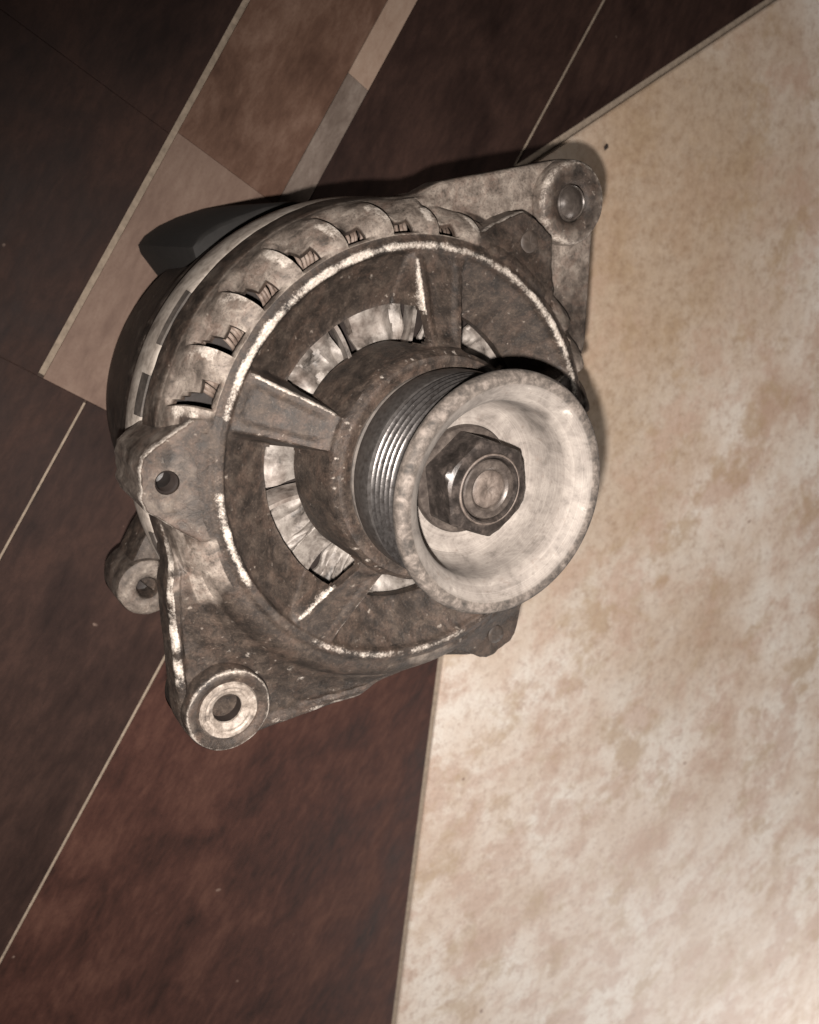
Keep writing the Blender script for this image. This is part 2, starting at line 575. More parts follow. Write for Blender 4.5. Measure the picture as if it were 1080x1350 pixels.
zf = np.where(r < 26.8, zf - 0.9 * sm(26.8, 26.3, r), zf)

nf = len(R_IN)
# shoulder and arms
NS = 40
tS = np.radians(np.linspace(0, 80, NS + 1)[1:])
rs = 57.5 + 8.9 * np.sin(tS)
zs = -1.05 - 17.0 * (1 - np.cos(tS))
def arm_profile(tmax):
    tA = np.radians(np.linspace(0, tmax, 21)[1:])
    return 57.5 + 8.9 * np.sin(tA), -1.05 - 17.0 * (1 - np.cos(tA))


ARM_UP = arm_profile(68)
ARM_LOW = arm_profile(43)
SR = np.zeros((NT_, NS)); SZ = np.zeros((NT_, NS))
SNR = np.zeros((NT_, NS)); SNZ = np.ones((NT_, NS))
RIBS = [161.0 - 12.857 * k for k in range(28)]
groove_depth = np.zeros((NT_, NS))
slot_open = np.zeros((NT_, NS), bool)
fin_highlight = np.zeros((NT_, NS))
SHEAR = np.zeros((NT_, NS))
for i in range(NT_):
    wgt = ARM[i]
    rim_end = HR[i]
    lowarm = DEG[i] > 150
    ra0, za0 = ARM_LOW if lowarm else ARM_UP
    m = NS - 20
    k = np.linspace(0, 1, m + 1)[1:]
    ra = np.concatenate([ra0, ra0[-1] + (rim_end - ra0[-1]) * k])
    dist = rim_end - (ra0[-1] + (rim_end - ra0[-1]) * k)
    zp = za0[-1] - (5.2 * np.clip((ra0[-1] + (rim_end - ra0[-1]) * k - 64) / 10.0, 0, 1) ** 0.8 if lowarm else 0.0) - 0.5 * sm(0, 3, (rim_end - ra0[-1]) * k) + (1.3 if DEG[i] > 150 else 0.0) * sm(3.4, 2.2, dist) - 0.5 * sm(0.7, 0, dist)
    za = np.concatenate([za0, zp])
    rr = rs * (1 - wgt) + ra * wgt
    zz = zs * (1 - wgt) + za * wgt
    dr = np.gradient(rr); dz = np.gradient(zz)
    ln = np.hypot(dr, dz) + 1e-9
    SNR[i] = -dz / ln; SNZ[i] = dr / ln
    SR[i] = rr; SZ[i] = zz
    d = DEG[i]
    active = not (187 < d < 300) and min(abs(adiff(d, 178)), abs(adiff(d, 56.5)), abs(adiff(d, -63.5))) > 11.5
    u = np.clip((rr - 57.6) / 8.4, 0, 1.3)
    u2 = np.clip((-zz - 1.0) / (12.8 - (7.6 if lowarm else 2.8) * wgt), 0, 1)
    SHEAR[i] = 2.8 * u2 ** 1.5 * sm(1.0, 0.8, u2)
    if active:
        best = np.full(NS, 999.0)
        for a in RIBS:
            ph = np.full(NS, adiff(a, d))
            best = np.where((ph >= -1.5) & (ph < best), ph, best)
        dep = sm(0.0, 0.6, best) * (1 - sm(4.0, 9.6, best) * 1.0)
        rad = sm(0.02, 0.14, u) * sm(1.0, 0.66, u2)
        groove_depth[i] = 2.1 * dep * rad - 0.45 * (sm(9.6, 11.6, best) * (best < 50) + (best < 0.1)) * rad
        wmax = np.where(u < 0.60, 6.4, np.where(u < 0.84, 3.4, np.where(u2 < 0.68, 2.5, 1.8)))
        slot_open[i] = (best > 0.15) & (best < wmax) & (u > 0.07) & (u2 < 0.8)
        f = np.where(best > 8.0, 1.0, 0.0) + np.where(best < 0.2, 1.0, 0.0)
        fin_highlight[i] = 1.9 * sm(0.05, 0.2, u2) * sm(0.8, 0.35, u2) * (sm(9.4, 11.2, best) + (best < 0.1)) 
for i in range(NT_):
    if min(abs(adiff(DEG[i], 177.5)), abs(adiff(DEG[i], 56.5)), abs(adiff(DEG[i], -63.0))) < 4.2:
        groove_depth[i] += 9.0 * sm(61.5, 63.0, SR[i]) * (SR[i] < 72)
SRd = SR - SNR * groove_depth
SZd = SZ - SNZ * groove_depth

# skirt
zb = np.where(ARM > 0.5, -19.5, -23.0)
rows_r = np.concatenate([np.tile(R_IN, (NT_, 1)), SRd,
                         np.stack([SRd[:, -1] + 0.35, SRd[:, -1] + 0.45, np.where(ARM > .3, SRd[:, -1] + 0.3, 67.2),
                                   np.full(NT_, 66.9), np.full(NT_, 66.8), np.full(NT_, 63.0)], axis=1)], axis=1)
rows_z = np.concatenate([zf, SZd,
                         np.stack([SZd[:, -1] - 0.5, SZd[:, -1] - 1.6, SZd[:, -1] * (1 - 0) * 0 + np.minimum(zb, SZd[:, -1] - 2.2),
                                   np.minimum(zb, SZd[:, -1] - 2.2) - 0.2, np.full(NT_, -25.0), np.full(NT_, -25.2)], axis=1)], axis=1)
nrow = rows_r.shape[1]
THG = np.repeat(TH[:, None], nrow, 1)
THG[:, nf:nf + NS] += np.radians(SHEAR)
X = rows_r * np.cos(THG)
Y = rows_r * np.sin(THG)
P = np.stack([X, Y, rows_z], axis=2).reshape(-1, 3)
lump = vnoise(P, 0.16) * 0.28 + vnoise(P, 0.55, 5.0) * 0.10
P[:, 2] += lump
P[:, 0] += vnoise(P, 0.3, 11.0) * 0.12

# holes
hole = np.zeros((NT_, nrow), bool)           # cell (i,j) between rows j,j+1 and angles i,i+1
thm = (DEG + 180.0 / NT_) % 360
for a, b in WIN:
    for i in range(NT_):
        x = thm[i] if thm[i] >= a - 1e-6 else thm[i] + 360
        if a <= x <= b:
            for j in range(nf - 1):
                rm = 0.5 * (R_IN[j] + R_IN[j + 1])
                # rounded window corners
                e = min(x - a, b - x) * math.pi / 180 * rm
                lo, hi = 31.0, 40.7
                rc = 2.2
                okc = True
                if e < rc and rm > hi - rc:
                    okc = (rc - e) ** 2 + (rm - (hi - rc)) ** 2 < rc * rc
                if e < rc and rm < lo + rc:
                    okc = (rc - e) ** 2 + ((lo + rc) - rm) ** 2 < rc * rc
                if lo < rm < hi and okc:
                    hole[i, j] = True
for i in range(NT_):
    for j in range(NS - 1):
        if slot_open[i, j]:
            hole[i, nf + j] = True

# inner skin, about 3 mm below the outer one
off = np.zeros((NT_, nrow, 3))
nrm_r = np.concatenate([np.zeros((NT_, nf)), SNR, np.zeros((NT_, nrow - nf - NS))], axis=1)
nrm_z = np.concatenate([np.ones((NT_, nf)), SNZ, np.ones((NT_, nrow - nf - NS))], axis=1)
TK = np.concatenate([np.full(nf, 3.2), np.full(nrow - nf, 1.5)])[None, :]
I = P.reshape(NT_, nrow, 3).copy()
I[:, :, 0] -= nrm_r * TK * np.cos(THG)
I[:, :, 1] -= nrm_r * TK * np.sin(THG)
I[:, :, 2] -= nrm_z * TK
jmax = nf + 34
NV = NT_ * nrow
F = []
for i in range(NT_):
    k = (i + 1) % NT_
    for j in range(nrow - 1):
        if hole[i, j]:
            continue
        F.append((i * nrow + j, i * nrow + j + 1, k * nrow + j + 1, k * nrow + j))
        if j < jmax:
            F.append((NV + i * nrow + j, NV + k * nrow + j, NV + k * nrow + j + 1, NV + i * nrow + j + 1))
        # side walls of the openings
        if j < jmax:
            for (di, dj, e0, e1) in ((1, 0, (k, j), (k, j + 1)), (-1, 0, (i, j + 1), (i, j)),
                                     (0, 1, (k, j + 1), (i, j + 1)), (0, -1, (i, j), (k, j))):
                ni, nj = (i + di) % NT_, j + dj
                if 0 <= nj < nrow and hole[ni, nj]:
                    a0 = e0[0] * nrow + e0[1]
                    a1 = e1[0] * nrow + e1[1]
                    F.append((a0, a1, NV + a1, NV + a0))
allP = np.concatenate([P, I.reshape(-1, 3)])

# dirt and worn edges on the casting, plus painted fin highlights and slot shade
deg2 = np.repeat(DEG[:, None], nrow, 1)
grime_shade = np.full((NT_, nrow), 0.4)
grime_shade[:, :nf] = 0.92
grime_shade[:, :14] = 1.08
lower = sm(150, 215, DEG) * sm(330, 290, DEG)
grime_shade[:, nf:] = (0.12 + 0.86 * lower * ARM + 0.25 * lower)[:, None]
right = np.maximum(sm(48, 30, DEG) * (DEG < 180), (DEG > 300) * 1.0)
grime_shade[:, nf:] = np.maximum(grime_shade[:, nf:], 0.6 * right[:, None])
for c_ in (177.5, 56.5, -63.0):
    grime_shade[:, nf:nf + 22] = np.maximum(grime_shade[:, nf:nf + 22], 0.88 * sm(17, 13, np.abs(adiff(DEG, c_)))[:, None])
grime_shade[:, nf + 3:nf + 26] *= (1 - 0.85 * np.exp(-((adiff(DEG, 200)) / 6.5) ** 4))[:, None]
grime_shade[:, nf + 14:nf + NS] *= (1 - 0.5 * np.exp(-((adiff(DEG, 199)) / 10.0) ** 4))[:, None]
grime_shade[:, nf + NS:] = 0.75
grime_shade[:, nf + NS - 10:nf + NS] += 0.3 * (1 - ARM)[:, None]
wear_highlight = np.zeros((NT_, nrow))
rn = vnoise(np.stack([np.cos(TH) * 14, np.sin(TH) * 14, TH * 0], 1), 0.5)
rn2 = vnoise(np.stack([np.cos(TH) * 55, np.sin(TH) * 55, TH * 0], 1), 0.45, 3.0)
# bare ridge of the ring
sup = 0.52 + 0.5 * np.exp(-((adiff(DEG, 125)) / 42.0) ** 4) + 0.3 * np.exp(-((adiff(DEG, 45)) / 30.0) ** 4) + 0.38 * np.exp(-((adiff(DEG, 197)) / 17.0) ** 4)
for c, hw, kf in ((172, 7, 0.75), (225, 6, 0.7), (214, 4, 0.8)):
    sup *= 1 - kf * sm(hw + 4, hw, np.abs(adiff(DEG, c)))
wear_highlight[:, :nf] += np.exp(-((R_IN - 55.1) / 1.1) ** 2)[None, :] * ((0.95 + 0.75 * rn + 0.35 * rn2) * sup)[:, None]
# spoke edges
edge = np.exp(-((spe + 0.1) / 0.55) ** 2) * (sm(30.8, 33, R_IN) * sm(54.0, 51.0, R_IN))[None, :]
near = np.zeros(NT_)
for c, s in ((156.0, -1), (83, 1), (233, -1)):
    pass
kk = np.zeros((NT_, 1))
for c, hw in SPOKES:
    a = adiff(DEG, c)
    on = np.abs(a) < hw + 4
    upper = {83.0: a > 0, 157.0: a < 0, 233.0: a < 0}.get(c, a > 0)
    kk[:, 0] = np.where(on, np.where(upper, 0.95, 0.32), kk[:, 0])
en = vnoise(P.reshape(NT_, nrow, 3)[:, :nf].reshape(-1, 3), 0.5, 21.0).reshape(NT_, nf)
wear_highlight[:, :nf] += edge * (kk + 0.5 * en)
# hub edge, only flecks
wear_highlight[:, :nf] += np.exp(-((R_IN - 29.7) / 0.5) ** 2)[None, :] * np.clip(0.05 + 1.1 * rn2, 0, 0.7)[:, None]
# fins: pale highlights painted along the crests
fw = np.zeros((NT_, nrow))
fw[:, nf:nf + NS] = fin_highlight
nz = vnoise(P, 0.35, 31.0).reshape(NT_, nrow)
wear_highlight += fw * np.clip(0.45 + 0.7 * nz, 0, 1) * (1 - 0.6 * right[:, None])
# rims of the arms
rimw = np.zeros((NT_, nrow))
rimw[:, nf + NS - 3:nf + NS + 1] = 1.0
left_edge = np.exp(-((adiff(DEG, 206)) / 17.0) ** 4)
low_edge = 0.7 * np.exp(-((adiff(DEG, 262)) / 22.0) ** 4)
wear_highlight += rimw * (left_edge * 1.0 + low_edge * 0.9)[:, None] * np.clip(0.7 + 0.9 * nz, 0, 1.2)
# chipped patches on the lower arm
for cx, cy, rad_ in ((-43, -42, 2.2), (-47.5, -48, 1.7), (-36, -54, 2.0), (-33, -59, 1.2), (-22, -66, 2.0), (-52, -46, .9), (-45, -55, .8)):
    dd = np.hypot((P[:, 0] - cx) * 1.0 + (P[:, 1] - cy) * 0.5, (P[:, 1] - cy) * 1.6 - (P[:, 0] - cx) * .4)
    wear_highlight += (np.exp(-(dd / rad_) ** 2) * 0.8).reshape(NT_, nrow) * np.clip(0.6 + nz, 0, 1)
attrs = {'grime_shade': np.concatenate([grime_shade.ravel(), np.full(NV, 1.5)]),  # inner skin coloured dark to paint the shade in the slots
         'wear_highlight': np.concatenate([wear_highlight.ravel(), np.zeros(NV)])}
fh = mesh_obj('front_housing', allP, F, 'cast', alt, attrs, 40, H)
fh['label'] = 'grimy spoked front housing with vent slots and two mounting arms'


# ---- mounting bosses at the two corners
def boss(centre, kind):
    if kind == 'upper':
        prof = [(0, -25), (11.2, -25), (11.7, -24), (11.7, -13), (11.6, -10.0), (11.3, -8.6), (10.7, -7.8), (9.4, -7.5), (7.6, -7.6), (6.0, -7.9), (5.5, -8.3), (5.1, -8.9)]
        gr_ = [.7, .7, .7, .5, .3, .25, .3, .5, .75, .9, .9, .9]
        we = [0, 0, 0, 0, .1, .45, .5, .1, 0, 0.0, .1, 0]
    else:
        prof = [(0, -25), (11.2, -25), (11.7, -24), (11.7, -10), (11.6, -7.2), (11.2, -6.2), (10.6, -5.9), (9.6, -6.0), (8.9, -6.5), (8.3, -6.7), (7.9, -6.7)]
        gr_ = [.8, .8, .8, .85, .8, .6, .7, .8, .85, .8, .8]
        we = [0, 0, 0, 0, .15, .7, .25, 0.0, .05, .1, .1]
    o = lathe('mounting_boss', prof, 'cast', alt, 96, centre, {'grime_shade': gr_, 'wear_highlight': we}, 40, 0.25, seed=3 if kind == 'upper' else 8)
    if kind == 'upper':
        b = lathe('bolt_end', [(5.2, -11), (5.1, -9.1), (4.6, -8.6), (4.3, -8.9), (3.9, -8.7), (3.2, -8.1), (2.2, -7.6), (1.1, -7.35), (0, -7.3)], 'dome', o, 64, centre, None, 50, 0.06)
        b.matrix_parent_inverse = Matrix()
    else:
        b = lathe('bushing', [(8.1, -9), (8.0, -6.6), (7.6, -6.0), (6.7, -6.1), (6.2, -6.5), (5.6, -6.4), (5.1, -6.9), (4.6, -7.1), (4.1, -7.6), (3.97, -8.2)], 'bright', o, 96, centre, None, 30, 0.12)
        lathe('bore_wall', [(3.96, -8.2), (3.93, -17)], 'bore', o, 48, centre, None, 30)
        lathe('bore_plug', [(3.96, -12), (2.0, -12.2), (0, -12.1)], 'bore', o, 32, centre, None, 50, 0.1)
    return o


ba = boss(LUG_A, 'upper')
ba['label'] = 'rounded mounting boss with a dark bolt end'
bb = boss(LUG_B, 'lower')
bb['label'] = 'mounting boss with a bright worn bushing'


# ---- clamp bolt pads at the edge of the housing
def pad(ang, name, top=-3.2, hole_kind='open', grime_v=0.88, seed=0):
    a = math.radians(ang)
    er = np.array([math.cos(a), math.sin(a)]); et = np.array([-math.sin(a), math.cos(a)])
    out = [(56.5, 15.5), (59.5, 15.2), (62.2, 13.6), (66, 10.8), (70.2, 7.6), (71.9, 6.2), (72.6, 3), (72.6, -3), (71.9, -6.0),
           (70, -7.8), (66, -10.6), (62.4, -13.0), (60.0, -14.8), (56.5, -15.2)]
    pts = []
    for i in range(len(out)):            # subdivide
        p0 = np.array(out[i]); p1 = np.array(out[(i + 1) % len(out)])
        kmax = 18 if i == len(out) - 1 else 4
        for k in range(kmax):
            pts.append(p0 + (p1 - p0) * k / kmax)
    pts = np.array(pts)
    pts[:, 0] += np.array([mnoise.noise(Vector((p[0] * .4 + seed, p[1] * .4, 1))) * 0.55 for p in pts])
    n = len(pts)
    hc = np.array([66.6, 0.0]); hr = 2.9
    rings = []
    levels = [(1.0, 0.985, -27.0), (1.0, 0.99, -14.0), (1.0, 1.0, -7.0), (1.0, 0.998, top - 1.1), (0.0, 0.988, top - 0.35), (0, 0.955, top), (0, .90, top)]
    cen = np.array([64.0, 0.0])
    pts[:, 0] -= 0.8 * (pts[:, 0] < 58)
    V = []; gm = []; we = []
    for (_, s, z) in levels:
        for p in pts:
            q = cen + (p - cen) * s
            zz = z
            if z > -8:
                zz = z + 2.0 * sm(66, 57, q[0]) - 0.2
            V.append((*(er * q[0] + et * q[1]), zz))
            gm.append(grime_v if z > -6 else 0.45)
            edge_ = 1.0 if abs(s - 0.988) < .011 and z > -6 and p[0] > 60 else 0.0
            we.append(edge_ * (0.75 if hole_kind != 'dark' else 0.25))
    # rings from the outline to the hole
    for f_ in (0.25, 0.5, 0.72, 0.9, 1.0):
        for p in pts:
            q0 = cen + (p - cen) * 0.90
            dv = q0 - hc
            q1 = hc + dv / np.linalg.norm(dv) * hr
            q = q0 + (q1 - q0) * f_
            zz = top + 2.0 * sm(66, 57, q[0]) - 0.2 + 0.25 * mnoise.noise(Vector((q[0] * .35 + seed, q[1] * .35, 4)))
            V.append((*(er * q[0] + et * q[1]), zz))
            gm.append(grime_v); we.append(0.25 if f_ == 1.0 and hole_kind == 'open' else 0)
    zlast = []
    nr = len(levels) + 5
    for (hr2, dz) in ((0.97, -0.7), (0.95, -20.0)):
        for p in pts:
            dv = cen + (p - cen) * 0.9 - hc
            q = hc + dv / np.linalg.norm(dv) * hr * hr2
            V.append((*(er * q[0] + et * q[1]), top + dz)); gm.append(1.3); we.append(0)
        nr += 1
    Fp = []
    for lv in range(nr - 1):
        for i in range(n):
            k = (i + 1) % n
            Fp.append((lv * n + i, lv * n + k, (lv + 1) * n + k, (lv + 1) * n + i))
    Fp.append(tuple((nr - 1) * n + i for i in range(n)))
    o = mesh_obj('bolt_pad', V, Fp, 'cast', alt, {'grime_shade': gm, 'wear_highlight': we}, 42, H)
    c = er * hc[0] + et * hc[1]
    if hole_kind == 'open':
        lathe('threaded_bore', [(2.75, top - 0.6), (2.3, top - 1.1), (2.65, top - 1.6), (2.3, top - 2.1), (2.65, top - 2.6), (2.3, top - 3.1), (2.65, top - 3.6), (2.3, top - 4.1), (2.65, top - 4.6), (2.3, top - 5.1), (2.4, top - 11.0), (0, top - 11.5)], 'bore', o, 48, c, None, 30)
    else:
        lathe('bolt_end', [(2.85, top - 3), (2.85, top + 0.1), (2.5, top + 0.35), (1.6, top + .4), (0, top + 0.3)], 'grease', o, 48, c, None, 40, 0.1)
    return o


p1_ = pad(177.5, 'bolt_pad', -3.0, 'open', 0.72, 1)
p1_['label'] = 'dark bolt pad with an open threaded hole and bare white edge'
p2_ = pad(56.5, 'bolt_pad', -3.2, 'bolt', 0.78, 5)
p2_['label'] = 'rough bolt pad beside the upper mounting boss'
p3_ = pad(-63.0, 'bolt_pad', -4.0, 'dark', 0.95, 9)
p3_['label'] = 'dark bolt pad below the pulley rim'

# ---- bearing cover under the pulley
lathe('bearing_cover', [(25.6, 7.5), (25.4, 9.9), (24.8, 10.5), (21, 10.6), (18, 10.2), (14, 10.2)], 'soot', alt, 96, (0, 0), None, 35, 0.05)

# ---- pulley
prof = []
def add(r_, z_, rim=0.0, gv=0.0, wv=0.0):
    prof.append((r_, z_, rim, gv, wv))
add(14, 10.8, 0, 1); add(22.8, 11.2, 0, 1); add(25.0, 11.6, 0, .9); add(26.0, 12.2, .3, .8, .15); add(26.3, 13.0, .3, .8, .05)
add(26.4, 16.0, .3, .85); add(26.3, 18.4, .3, .9); add(26.0, 19.0, 0, .9, .25)
z = 19.4
for kx in range(6):
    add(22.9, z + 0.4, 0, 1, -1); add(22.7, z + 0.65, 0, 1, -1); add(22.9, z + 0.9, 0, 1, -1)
    add(25.4, z + 1.45, 0, 1, -.1); add(26.1, z + 1.62, 0, 1, .05); add(26.35, z + 1.8, 0, 1, .25); add(26.1, z + 1.98, 0, 1, .0); add(25.4, z + 2.15, 0, 1, -.2)
    z += 2.14
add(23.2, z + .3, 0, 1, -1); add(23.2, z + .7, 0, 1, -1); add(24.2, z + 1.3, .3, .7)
add(27.6, z + 2.3, 1, .2); add(28.6, z + 3.0, 1, 0, .1)
add(29.05, 36.2, 1, 0, .05); add(29.1, 37.2, 1, 0, .05); add(28.9, 38.0, 1, 0, .15); add(28.3, 38.7, 1, 0, .1); add(27.4, 39.0, 1, 0, .0)
add(26.7, 38.95, 1, 0, 0); add(26.1, 38.75, .9, 0, 0); add(25.7, 38.45, .2, 0, .3); add(25.0, 37.9, .0, 0, .3); add(23.4, 36.4, 0, 0, .15); add(22.2, 35.0, 0, 0, .2); add(21.7, 34.2, 0, 0, .1)
add(21.4, 33.0); add(21.2, 30.0); add(20.9, 26.0); add(20.2, 22.6); add(18.8, 20.6); add(16.5, 19.6); add(12.0, 19.3); add(6.0, 19.3)
pul = lathe('pulley', [(a[0], a[1]) for a in prof], 'pulley', alt, 160, (0, 0),
            {'rim': [a[2] for a in prof], 'groove': [a[3] for a in prof], 'wear_highlight': [a[4] for a in prof]}, 32, 0.07)
pul['label'] = 'grooved belt pulley with a pale dusty cup and scuffed rim'

# ---- shaft nut: flange, hexagon with chamfered corners, shaft end
lathe('washer', [(8, 19.2), (13.2, 19.4), (13.6, 19.8), (13.6, 20.9), (13.2, 21.5), (9, 21.8)], 'shaft', alt, 96, (0, 0), None, 35, 0.05)
V = []; Fn = []
n = 96
levels = [(21.5, 1.0, 0), (23.0, 1.0, 0), (29.3, 1.0, 0), (30.2, 1.0, 12.6), (30.9, 1.0, 11.6), (31.4, 1.0, 10.7), (31.5, 1.0, 9.4), (31.5, 1.0, 8.9), (32.1, 1, 8.6), (32.15, 1, 7.9), (31.3, 1, 7.5), (30.6, 1, 7.4)]
for (z_, s_, lim) in levels:
    for i in range(n):
        t_ = 2 * math.pi * i / n
        b_ = ((math.degrees(t_) - 37.0) % 60.0) - 30.0
        rh = 12.7 * math.cos(math.radians(30)) / math.cos(math.radians(b_))
        rh = min(rh, 12.5)
        if lim:
            rh = min(rh, lim)
        V.append((rh * math.cos(t_), rh * math.sin(t_), z_))
for lv in range(len(levels) - 1):
    for i in range(n):
        k = (i + 1) % n
        Fn.append((lv * n + i, lv * n + k, (lv + 1) * n + k, (lv + 1) * n + i))
nut = mesh_obj('shaft_nut', V, Fn, 'nut', alt, None, 24, H)
nut['label'] = 'black hexagon nut inside the pulley cup'
lathe('collar_ring', [(8.75, 31.6), (8.7, 32.05), (8.45, 32.2), (8.2, 32.1), (8.1, 31.6)], 'rust', nut, 72, (0, 0), None, 30, 0.06)
se = lathe('shaft_end', [(7.4, 28), (7.3, 31.4), (7.0, 31.8), (5.4, 31.9), (4.8, 31.5), (4.6, 31.1)], 'shaft', nut, 64, (0, 0), None, 30, 0.05)
lathe('shaft_centre', [(4.7, 30.6), (4.55, 31.2), (3.9, 31.55), (2.2, 31.6), (1.4, 31.2), (0, 31.0)], 'rust', nut, 64, (0, 0), None, 40, 0.12)

# ---- cooling fan behind the windows
fan = lathe('cooling_fan', [(18, -24), (30, -24), (44, -23.5), (47, -23.2), (47, -24.5), (18, -25.5)], 'bore', alt, 120, (0, 0), None, 35, 0.2)  # dark disc paints shade into the gaps between the blades
FZ = -1.5
fan['label'] = 'pale sheet metal fan seen through the front windows'


def blade(a0, a1, r0, r1, z00, z01, seed, curl=0.0):
    """bent sheet sector from angle a0 to a1, height z00 at a0 and z01 at a1"""
    na, nr_ = 30, 20
    V = []; Fb = []
    for lay in (0, 1):
        for i in range(na + 1):
            for j in range(nr_ + 1):
                u_, v_ = i / na, j / nr_
                a = math.radians(a0 + (a1 - a0) * u_ + 4.0 * (v_ - .5) * math.sin(seed))
                rr_ = r0 + (r1 - r0) * v_ + 1.2 * mnoise.noise(Vector((u_ * 2, seed, 0))) * v_
                zz = z00 + (z01 - z00) * u_ + curl * (v_ - 0.5) ** 2 * 4 + 4.2 * abs(mnoise.noise(Vector((u_ * 2.4 + v_ * 1.7 + seed, v_ * 2.2 - u_ * 1.3, seed * 2)))) + 1.2 * abs(mnoise.noise(Vector((u_ * 5 + seed, v_ * 3 + u_ * 2, seed)))) - 1.6
                V.append((rr_ * math.cos(a), rr_ * math.sin(a), zz - 0.9 * lay))
    m = (na + 1) * (nr_ + 1)
    idx = lambda l, i, j: l * m + i * (nr_ + 1) + j
    for i in range(na):
        for j in range(nr_):
            Fb.append((idx(0, i, j), idx(0, i + 1, j), idx(0, i + 1, j + 1), idx(0, i, j + 1)))
            Fb.append((idx(1, i, j), idx(1, i, j + 1), idx(1, i + 1, j + 1), idx(1, i + 1, j)))
    for i in range(na):
        Fb.append((idx(0, i, 0), idx(1, i, 0), idx(1, i + 1, 0), idx(0, i + 1, 0)))
        Fb.append((idx(0, i, nr_), idx(0, i + 1, nr_), idx(1, i + 1, nr_), idx(1, i, nr_)))
    for j in range(nr_):
        Fb.append((idx(0, 0, j), idx(0, 0, j + 1), idx(1, 0, j + 1), idx(1, 0, j)))
        Fb.append((idx(0, na, j), idx(1, na, j), idx(1, na, j + 1), idx(0, na, j + 1)))
    return mesh_obj('blade', V, Fb, 'fan', fan, None, 26, H)


def vane(a, r0, r1, z0, z1, lean, seed):
    """upright folded vane"""
    na = 8
    V = []; Fb = []
    for i in range(na + 1):
        u_ = i / na
        rr_ = r0 + (r1 - r0) * u_
        ang = math.radians(a + 5.0 * (u_ - 0.5) ** 2 * 4 * 0.5)
        for (z_, l_, th_) in ((z0, 0, 0), (z1 + 0.5 * math.sin(u_ * 5 + seed), lean, 0), (z1 + 0.5 * math.sin(u_ * 5 + seed), lean, 1.1), (z0, 0, 1.1)):
            ex, ey = math.cos(ang), math.sin(ang)
            V.append((rr_ * ex - (l_ + th_) * ey, rr_ * ey + (l_ + th_) * ex, z_))
    for i in range(na):
        for k in range(4):
            Fb.append((i * 4 + k, i * 4 + (k + 1) % 4, (i + 1) * 4 + (k + 1) % 4, (i + 1) * 4 + k))
    Fb.append((3, 2, 1, 0)); Fb.append((na * 4, na * 4 + 1, na * 4 + 2, na * 4 + 3))
    return mesh_obj('vane', V, Fb, 'fan', fan, None, 30, H)


specs = [(148, 116, -15.0, -14.0, 1.0), (112, 82, -13.0, -13.5, 2.3), (76, 58, -12.5, -14.0, 3.7), (55, 30, -13.0, -12.5, 4.1),
         (26, -4, -14, -17, 5.2), (-8, -36, -13, -17, 6.6), (-40, -66, -14, -17, 7.7), (-70, -104, -14.0, -15.5, 8.4),
         (-108, -124, -15, -18, 9.9), (-128, -146, -18.5, -16, 10.7), (-141, -168, -14.2, -14.4, 11.5), (-171, -203, -13.0, -14.5, 12.8)]
for a0, a1, z0, z1, sd in specs:
    blade(a0 - 1.5, a1 + 1.2, 22, 43.5 + 2.0 * math.sin(sd * 3), z0 + FZ + 1.2 * math.sin(sd * 7), z1 + FZ - 1.5 * math.cos(sd * 5), sd, 0.8)
for a, z1, ln_, sd in ((114, -10.5, 1.5, 1), (79, -11, 1.0, 2), (57, -11.0, 2.0, 3), (28, -11, 1, 4), (-6, -11, 1, 5), (-38, -11, 1, 6), (-68, -11, 1, 7), (-105, -11.5, 1, 8), (-139, -11.5, 2.0, 9), (-169, -11.5, 1.5, 10)):
    vane(a, 26, 45.5, -18, z1, ln_, sd)

# ---- stator winding ends behind the vent slots: loops of wire, one joined part
V = []; Fw = []
def wire(pts, rad):
    base = len(V)
    ns = 6
    for i, p in enumerate(pts):
        p = Vector(p)
        d = (Vector(pts[min(i + 1, len(pts) - 1)]) - Vector(pts[max(i - 1, 0)])).normalized()
        s_ = d.cross(Vector((0, 0, 1)))
        if s_.length < 1e-3:
            s_ = Vector((1, 0, 0))
        s_.normalize(); t_ = d.cross(s_)
        for k in range(ns):
            a = 2 * math.pi * k / ns
            V.append(tuple(p + s_ * math.cos(a) * rad + t_ * math.sin(a) * rad))
    for i in range(len(pts) - 1):
        for k in range(ns):
            Fw.append((base + i * ns + k, base + i * ns + (k + 1) % ns, base + (i + 1) * ns + (k + 1) % ns, base + (i + 1) * ns + k))
for rib in RIBS:
    if 186 < rib % 360 < 225:
        continue
    for k in range(5):
        a0 = math.radians(rib - 4.4 - 1.15 * k + random.uniform(-.25, .25))
        pts = []
        dz_ = random.uniform(-0.8, 0.5)
        for s_ in np.linspace(0, 1, 9):
            rr_ = 62.5 - 11 * s_
            zz = -24 + 15.6 * math.sin(math.pi * min(1, 0.18 + s_ * 0.75)) ** 0.9 * 0.98 + dz_ * .7
            a = a0 + 0.05 * s_
            pts.append((rr_ * math.cos(a), rr_ * math.sin(a), zz + 0.2))
        wire(pts, 0.55)
lathe('slot_shade_ring', [(47.5, -23), (48, -19.0), (64.5, -19.0), (65, -24)], 'bore', alt, 96, (0, 0), None, 30, 0.2)  # added dark ring, paints the black shade behind the vent slots
wd = mesh_obj('stator_winding', V, Fw, 'copper', alt, None, 60, H)
wd['kind'] = 'stuff'

